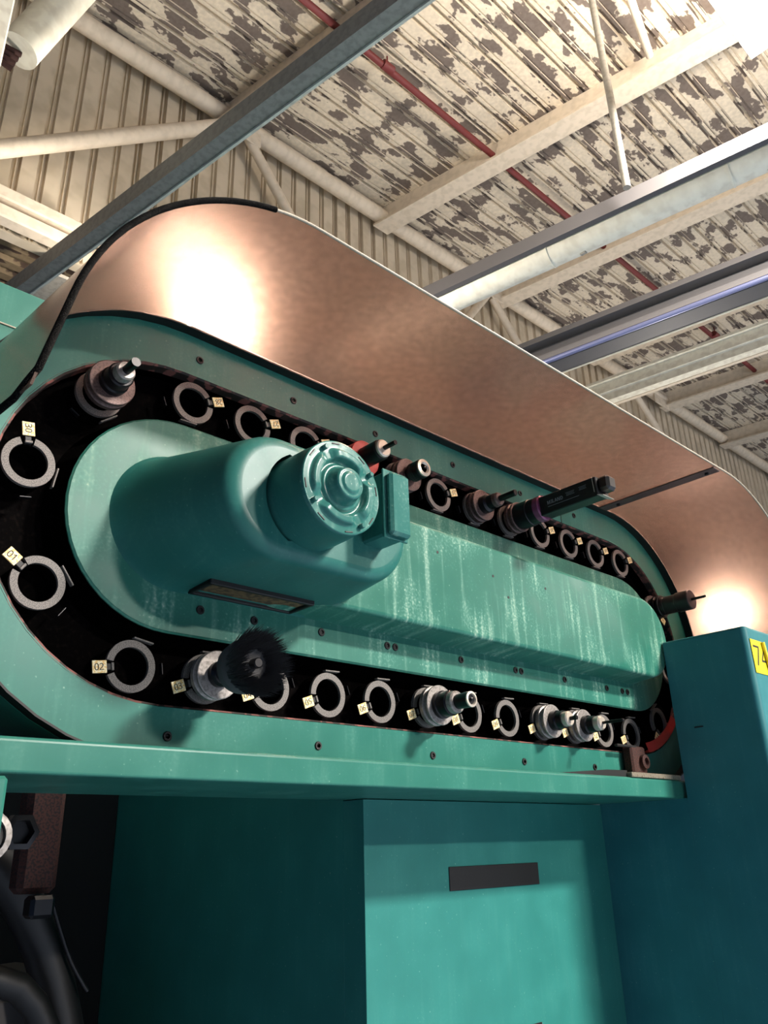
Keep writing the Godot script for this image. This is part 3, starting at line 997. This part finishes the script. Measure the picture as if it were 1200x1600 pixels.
	tool(22, "tool_holder", "brown tool holder with a short black cutter left of the carton", [
		["flange", flange_profile(0.034, 0.048), "brown_steel"],
		["body", [[0.028, 0.034], [0.028, 0.052], [0.022, 0.058], [0.022, 0.078], [0.0, 0.078]], "dark_steel"],
		["nut", [[0.021, 0.078], [0.021, 0.090], [0.018, 0.096], [0.0, 0.096]], "brown_steel"],
		["cutter", [[0.0095, 0.096], [0.0095, 0.152], [0.008, 0.154], [0.0, 0.154]], "cutter"]])
	tool(21, "tool_holder", "dark tool holder ending in a plum coloured slotted face", [
		["flange", flange_profile(0.045, 0.048), "brown_steel"],
		["body", [[0.042, 0.045], [0.042, 0.090], [0.040, 0.092], [0.040, 0.118], [0.0, 0.118]], "dark_steel"],
		["slotted_face", [[0.0405, 0.118], [0.0405, 0.136], [0.037, 0.140], [0.026, 0.140], [0.024, 0.132], [0.0, 0.132]], "plum"]])
	var pl: Array = pot_place(21)
	# carton stuck over the tool
	t = thing("carton", "open black carton with grey print stuck on the tool end", "box", pl[0] + Vector3(0, -0.002, 0.138))
	var cw := 0.058
	b = MB.new()
	b.box(Vector3(0, 0, 0.10), Vector3(cw, cw, 0.20), 0.002, Basis(Vector3.BACK, 0.12))
	part("carton_body", b.done(), M.carton, t)
	b = MB.new()
	b.box(Vector3(-0.001, -0.033, 0.208), Vector3(cw * 0.95, 0.0015, 0.022), 0.0004, Basis(Vector3.RIGHT, 0.35))
	part("open_flap", b.done(), M.carton_edge, t)
	b = MB.new()
	b.box(Vector3(-0.0296, 0.004, 0.190), Vector3(0.0012, 0.046, 0.0018), 0.0003, Basis(Vector3.BACK, 0.12))
	part("torn_edge", b.done(), M.carton_edge, t)
	b = MB.new()
	b.box(Vector3(0.004, 0.006, 0.214), Vector3(0.044, 0.044, 0.038), 0.008)
	part("inner_tube", b.done(), M.carton, t)
	var font := SystemFont.new()
	font.font_names = PackedStringArray(["Droid Sans"])
	font.font_weight = 700
	font.font_italic = true
	for e in [["MILAND", 0.0009, 0.003, 0.058, 16]]:
		var tm := TextMesh.new()
		tm.text = e[0]
		tm.font = font
		tm.font_size = e[4]
		tm.pixel_size = e[1]
		tm.depth = 0.0003
		var o := part("print", tm, M.print_grey, t)
		o.basis = Basis(Vector3.BACK, 0.12) * Basis(Vector3.UP, -PI / 2)
		o.position = Basis(Vector3.BACK, 0.12) * Vector3(-cw / 2 - 0.0003, e[2], e[3])
	# rows of print too small to read
	for e in [[-0.009, 0.085, 0.110], [0.012, 0.112, 0.030], [0.008, 0.112, 0.026], [0.004, 0.112, 0.028], [0.014, 0.155, 0.026], [0.010, 0.155, 0.022], [0.006, 0.155, 0.024]]:
		b = MB.new()
		b.box(Basis(Vector3.BACK, 0.12) * Vector3(-cw / 2 - 0.0002, e[0], e[1]), Vector3(0.0004, 0.0012, e[2]), 0.0001, Basis(Vector3.BACK, 0.12))
		part("print_line", b.done(), M.print_grey, t)
	tool(16, "tool_holder", "long dark cylindrical tool holder with a short drill at the right bend", [
		["flange", flange_profile(0.040, 0.042), "dark_steel"],
		["body", [[0.034, 0.040], [0.034, 0.052], [0.033, 0.054], [0.033, 0.098], [0.036, 0.101], [0.036, 0.150], [0.034, 0.153], [0.0, 0.153]], "dark_brown"],
		["drill", [[0.005, 0.153], [0.005, 0.205], [0.0, 0.207]], "cutter"]])

# ---------------------------------------------------------------- hood
func build_hood():
	var b: MB
	var t := thing("magazine_hood", "curved bronze tinted sheet hood over the tool magazine", "hood")
	var r := 0.478
	var zf := 0.468
	var zb := 0.034
	var xl := 0.012
	# path of the sheet from the lower left end over the top to the right side
	var path := []
	for k in 6:
		path.append(Vector2(-0.492, -0.062).lerp(Vector2(xl + r * cos(deg_to_rad(168.0)), r * sin(deg_to_rad(168.0))), k / 6.0))
	for k in 28:
		var a := deg_to_rad(168.0 - 78.0 * k / 27.0)
		path.append(Vector2(xl + r * cos(a), r * sin(a)))
	for k in range(1, 17):
		path.append(Vector2(lerpf(xl, 1.655, k / 16.0), r))
	var left := path.size()
	path.append(Vector2(1.70, r))
	for k in 33:
		var a := deg_to_rad(90.0 - 118.0 * k / 32.0)
		path.append(Vector2(LX + r * cos(a), r * sin(a)))
	# a closed sheet 4 mm thick; the left end leans in a little towards the front edge
	var at := func(k: int, z: float, out: float) -> Vector3:
		var p: Vector2 = path[k]
		var q: Vector2 = (path[mini(k + 1, path.size() - 1)] - path[maxi(k - 1, 0)]).normalized()
		var lean := 0.030 * (z - zb) / (zf - zb) * smoothstep(0.25, -0.3, p.x)
		return Vector3(p.x - q.y * out + lean, p.y + q.x * out, z)
	for side in 2:
		b = MB.new()
		var g := b.group()
		var g2 := b.group()
		var from := 0 if side == 0 else left - 1
		var to := left - 1 if side == 0 else path.size() - 1
		for k in range(from, to):
			for j in 4:
				var za := lerpf(zb, zf, j / 4.0)
				var zc := lerpf(zb, zf, (j + 1) / 4.0)
				b.quad(at.call(k, zc, 0.0), at.call(k + 1, zc, 0.0), at.call(k + 1, za, 0.0), at.call(k, za, 0.0), g)
				b.quad(at.call(k, za, 0.004), at.call(k + 1, za, 0.004), at.call(k + 1, zc, 0.004), at.call(k, zc, 0.004), g2)
			b.quad(at.call(k, zf, 0.004), at.call(k + 1, zf, 0.004), at.call(k + 1, zf, 0.0), at.call(k, zf, 0.0))
			b.quad(at.call(k, zb, 0.0), at.call(k + 1, zb, 0.0), at.call(k + 1, zb, 0.004), at.call(k, zb, 0.004))
		for k in [from, to]:
			b.quad(at.call(k, zb, 0.004), at.call(k, zf, 0.004), at.call(k, zf, 0.0), at.call(k, zb, 0.0))
		part("sheet", b.done(), M.hood, t)
	b = MB.new()
	b.box(Vector3(1.668, r - 0.004, 0.25), Vector3(0.044, 0.005, 0.43), 0.001)
	var s := part("joint_strip", b.done(), M.brown_steel, t, Vector3.ZERO, "brown strip over the joint of the two sheets")
	for z in [0.43, 0.10]:
		b = MB.new()
		b.lathe([[0.007, 0], [0.007, 0.007], [0.0, 0.008]], 6, Transform3D(Basis(Vector3.RIGHT, PI / 2), Vector3(1.668, r - 0.006, z)))
		part("nut", b.done(), M.black, s)
	# front edge: black trim on the left, bare pale edge on the right
	var edge := []
	for k in path.size():
		edge.append(at.call(k, zf, 0.002))
	var trim := [at.call(0, 0.06, 0.002), at.call(0, zf - 0.05, 0.002), at.call(0, zf - 0.015, 0.002) + Vector3(0, 0.010, 0)]
	trim.append_array(edge.slice(1, 29))
	b = MB.new()
	b.tube(trim, 0.0055, 8)
	part("edge_trim", b.done(), M.rubber, t, Vector3.ZERO, "black gritty rubber edge trim")
	b = MB.new()
	b.tube(edge.slice(28), 0.003, 6)
	part("bare_edge", b.done(), M.bare_edge, t, Vector3.ZERO, "pale chipped front edge")

# ---------------------------------------------------------------- shelf, cabinet, column
func build_cabinets():
	var b: MB
	# shelf under the magazine
	var t := thing("support_shelf", "long green channel shelf under the tool magazine", "shelf")
	b = MB.new()
	var poly := PackedVector2Array()
	for k in 5:
		var a := PI / 2 * k / 4
		poly.append(Vector2(0.092 + 0.008 * sin(a), -0.464 + 0.008 * cos(a)))
	for k in 4:
		var a := PI / 2 * k / 3
		poly.append(Vector2(0.095 + 0.005 * cos(a), -0.507 - 0.005 * sin(a)))
	poly.append(Vector2(-0.285, -0.512))
	poly.append(Vector2(-0.285, -0.500))
	poly.append(Vector2(0.088, -0.500))
	poly.append(Vector2(0.088, -0.464))
	poly.append(Vector2(0.010, -0.464))
	poly.append(Vector2(0.010, -0.456))
	b.prism(poly, Vector3(-0.75, 0, 0), Vector3.BACK, Vector3.UP, Vector3(2.62, 0, 0))
	part("channel", b.done(), M.shelf, t)
	# cabinet below
	t = thing("machine_cabinet", "tall green machine cabinet below the shelf with two dark slots", "cabinet")
	b = MB.new()
	b.box(Vector3(1.255, -1.357, -0.25), Vector3(1.0898, 1.686, 0.08), 0.0006)
	part("cabinet_front", b.done(), M.cabinet, t)
	b = MB.new()
	b.box(Vector3(1.255, -0.943, -0.94), Vector3(1.0898, 2.514, 1.30), 0.0006)
	part("cabinet_body", b.done(), M.cabinet, t)
	b = MB.new()
	b.box(Vector3(1.217, -0.714, -0.2085), Vector3(0.398, 0.060, 0.003), 0.0008)
	part("slot_plate", b.done(), M.black, t, Vector3.ZERO, "dark slot near the top of the door")
	b = MB.new()
	b.box(Vector3(1.17, -1.125, -0.2085), Vector3(0.398, 0.060, 0.003), 0.0008)
	part("slot_plate", b.done(), M.black, t, Vector3.ZERO, "dark slot cut by the lower edge of the picture")
	# column on the right
	t = thing("machine_column", "green rounded sheet metal column right of the magazine with a yellow sign", "machine cover")
	b = MB.new()
	poly = PackedVector2Array([Vector2(1.8, 0.112)])
	for k in 9:
		var a := PI / 2 * k / 8
		poly.append(Vector2(1.8 + 0.022 * (1 - cos(a)), 0.375 + 0.022 * sin(a)))
	poly.append(Vector2(2.55, 0.397))
	poly.append(Vector2(2.55, 0.112))
	var rings := []
	for y in [FLOOR_Y, -0.018, -0.012, -0.010]:
		var ring := PackedVector3Array()
		var ins := 0.0 if y < -0.015 else (0.002 if y < -0.011 else 0.006)
		for p in poly:
			ring.append(Vector3(maxf(p.x, 1.8 + ins), y, minf(p.y, 0.397 - ins)))
		rings.append(ring)
	for i in rings.size() - 1:
		var gr := b.group()
		for k in poly.size():
			var k2 := (k + 1) % poly.size()
			b.quad(rings[i][k], rings[i + 1][k], rings[i + 1][k2], rings[i][k2], gr if k >= 1 and k <= 8 else -1)
	b.fan(rings[-1])
	part("column_front", b.done(), M.column, t)
	b = MB.new()
	b.box(Vector3(2.175, -1.355, -0.05), Vector3(0.75, 1.69, 0.326), 0.002)
	part("column_rear", b.done(), M.column, t)
	b = MB.new()
	b.box(Vector3(1.7992, -0.30, 0.19), Vector3(0.002, 0.004, 0.03), 0.0005)
	part("latch_mark", b.done(), M.black, t)
	# yellow sign with a curled edge
	t = thing("number_sign", "small yellow number sign with a curled right edge on the column", "sign", Vector3(1.815, -0.098, 0.3985))
	b = MB.new()
	b.box(Vector3(0.052, -0.006, 0), Vector3(0.100, 0.108, 0.0016), 0.0004)
	part("sign_sheet", b.done(), M.yellow, t)
	b = MB.new()
	b.tube([Vector3(0.084, 0.046, 0.006), Vector3(0.102, -0.062, 0.006)], 0.006, 10)
	part("curled_edge", b.done(), M.yellow, t)
	var font := SystemFont.new()
	font.font_names = PackedStringArray(["Droid Sans"])
	var tm := TextMesh.new()
	tm.text = "74"
	tm.font = font
	tm.font_size = 48
	tm.pixel_size = 0.0019
	tm.depth = 0.0004
	part("digits", tm, M.ink, t, Vector3(0.060, -0.004, 0.0012))

# ---------------------------------------------------------------- everything else
func build_small_things():
	var eye := Vector3(-0.761, -0.636, 1.439)
	var b: MB
	var t: Node3D
	# tall green machine body seen left of the hood
	t = thing("rear_machine_body", "green machine body behind the left end of the hood", "machine")
	b = MB.new()
	b.box(Vector3(-0.95, 0.20, -0.70), Vector3(1.9, 0.872, 0.8), 0.006)
	part("upper_box", b.done(), M.shelf, t)
	b = MB.new()
	b.box(Vector3(-0.95, 0.523, -0.2985), Vector3(1.9, 0.004, 0.004), 0.001)
	part("panel_seam", b.done(), M.bare_edge, t)
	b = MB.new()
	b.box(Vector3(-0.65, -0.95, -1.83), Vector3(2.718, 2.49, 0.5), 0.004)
	part("rear_base", b.done(), M.painted_shade, t)  # near black painted in for the unlit space under the shelf
	# magazine back housing
	b = MB.new()
	b.loft([stadium(0, LX, 0.45, -0.135), stadium(0, LX, 0.45, -0.28)])
	b.fan(stadium(0, LX, 0.45, -0.28))
	single("magazine_rear_housing", b.done(), M.column, "green housing behind the faceplate of the magazine", "machine cover")
	# pieces on the shelf below pot 13
	b = MB.new()
	b.box(Vector3(1.650, -0.449, 0.072), Vector3(0.292, 0.014, 0.062), 0.001)
	single("metal_strip", b.done(), M.strip, "bright worn metal strip lying on the right end of the shelf", "metal strip")
	b = MB.new()
	b.prism(PackedVector2Array([Vector2(1.15, -0.456), Vector2(1.508, -0.456), Vector2(1.508, -0.436), Vector2(1.40, -0.438)]), Vector3(0, 0, 0.02), Vector3.RIGHT, Vector3.UP, Vector3(0, 0, 0.065))
	single("wedge_plate", b.done(), M.black, "black wedge plate left of the bright metal strip", "metal plate")
	t = thing("rusty_bracket", "rusty brown bracket under the last tool pots", "bracket", Vector3(1.655, -0.456, 0.03))
	b = MB.new()
	b.box(Vector3(0, 0.052, 0), Vector3(0.085, 0.10, 0.035), 0.006)
	part("bracket_body", b.done(), M.rust, t)
	b = MB.new()
	b.lathe([[0.022, 0.0], [0.022, 0.012], [0.012, 0.014], [0.010, 0.004], [0, 0.004]], 18, Transform3D(Basis.IDENTITY, Vector3(0.018, 0.055, 0.0175)))
	part("bolt_eye", b.done(), M.rust, t)
	b = MB.new()
	b.box(Vector3(-0.06, 0.10, 0.01), Vector3(0.11, 0.008, 0.012), 0.002)
	part("arm", b.done(), M.black, t)
	t = thing("red_guard", "small red curved guard beside the rusty bracket", "guard")
	b = MB.new()
	var g := b.group()
	for k in 8:
		var a := deg_to_rad(-82.0 + 5.0 * k)
		var a2 := deg_to_rad(-82.0 + 5.0 * (k + 1))
		var p := Vector3(LX + cos(a) * 0.366, sin(a) * 0.366, 0)
		var q := Vector3(LX + cos(a2) * 0.366, sin(a2) * 0.366, 0)
		var pi := Vector3(LX + cos(a) * 0.335, sin(a) * 0.335, 0)
		var qi := Vector3(LX + cos(a2) * 0.335, sin(a2) * 0.335, 0)
		b.quad(p + Vector3(0, 0, 0.012), q + Vector3(0, 0, 0.012), qi + Vector3(0, 0, 0.006), pi + Vector3(0, 0, 0.006), g)
		b.quad(p + Vector3(0, 0, 0.012), q + Vector3(0, 0, 0.012), q + Vector3(0, 0, -0.03), p + Vector3(0, 0, -0.03), g + 1)
	part("guard_band", b.done(), M.red, t)
	# lower left: panel edge, fittings and hoses in the dark
	b = MB.new()
	b.box(Vector3(-0.528, -0.785, 0.20), Vector3(0.40, 0.52, 0.012), 0.005)
	single("side_panel", b.done(), M.shelf, "green sheet panel edge at the lower left border", "panel")
	t = thing("hose_fitting", "steel ring fitting behind the green panel edge", "fitting", Vector3(-0.285, -0.60, 0.02))
	b = MB.new()
	b.lathe([[0.040, -0.02], [0.040, 0.0], [0.030, 0.002], [0.028, -0.02]], 24)
	part("ring", b.done(), M.steel, t)
	b = MB.new()
	b.lathe([[0.028, -0.14], [0.028, -0.004], [0.0, -0.004]], 20)
	part("stem", b.done(), M.black, t)
	t = thing("valve_bracket", "dark brown valve bracket with a square nut in the shadow", "bracket", eye + (Vector3(-0.14, -0.62, -0.12) - eye) * 1.38)
	t.scale = Vector3.ONE * 1.38
	b = MB.new()
	b.box(Vector3(0, 0.03, -0.02), Vector3(0.07, 0.20, 0.05), 0.01)
	part("bracket_body", b.done(), M.rust, t)
	b = MB.new()
	b.lathe([[0.032, 0], [0.032, 0.02], [0.022, 0.022], [0.020, 0.004], [0, 0.004]], 6, Transform3D(Basis.IDENTITY, Vector3(-0.05, 0.03, 0.01)))
	part("hex_nut", b.done(), M.dark_steel, t)
	b = MB.new()
	b.box(Vector3(0.0, -0.09, 0.02), Vector3(0.042, 0.036, 0.04), 0.006)
	part("square_nut", b.done(), M.dark_steel, t)
	b = MB.new()
	b.tube(bezier([Vector3(-0.06, -0.55, -0.9), Vector3(0.06, -0.64, -0.9), Vector3(0.17, -0.78, -0.9), Vector3(0.26, -0.97, -0.9), Vector3(0.33, -1.25, -0.9), Vector3(0.36, -1.7, -0.9)]), 0.052, 14)
	single("hose", b.done(), M.hose, "thick black hose sloping down in the dark lower left", "hose", "hoses")
	b = MB.new()
	b.tube(bezier([Vector3(-0.06, -0.90, -0.82), Vector3(0.08, -0.90, -0.82), Vector3(0.16, -0.95, -0.82), Vector3(0.22, -1.05, -0.82), Vector3(0.25, -1.25, -0.82), Vector3(0.26, -1.7, -0.82)]), 0.034, 12)
	single("hose", b.done(), M.hose, "black hose looping through the lower left corner", "hose", "hoses")
	b = MB.new()
	b.tube(bezier([Vector3(0.185, -0.72, -0.84), Vector3(0.22, -0.80, -0.84), Vector3(0.26, -0.88, -0.84), Vector3(0.31, -0.95, -0.84)]), 0.006, 8)
	single("thin_rod", b.done(), M.dark_steel, "thin dark rod along the sloping black hose", "rod")
	t = thing("pump_casing", "grey casing behind the looping hose in the corner", "casing", Vector3(0.13, FLOOR_Y, -1.12))
	b = MB.new()
	b.box(Vector3(0.0, 0.62, 0), Vector3(0.36, 1.24, 0.26), 0.012, Basis(Vector3.UP, 0.2))
	part("casing_body", b.done(), M.slate, t)
	b = MB.new()
	b.box(Vector3(0.02, 1.27, 0), Vector3(0.30, 0.05, 0.20), 0.01, Basis(Vector3.UP, 0.2))
	part("casing_lid", b.done(), M.slate, t)
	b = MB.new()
	b.box(Vector3(-0.26, -1.30, -1.30), Vector3(0.60, 1.78, 0.12), 0.01)  # shade behind the hoses put into the dark colour of this panel
	single("inner_panel", b.done(), M.painted_shade, "inner panel behind the hoses painted dark as shade", "panel")
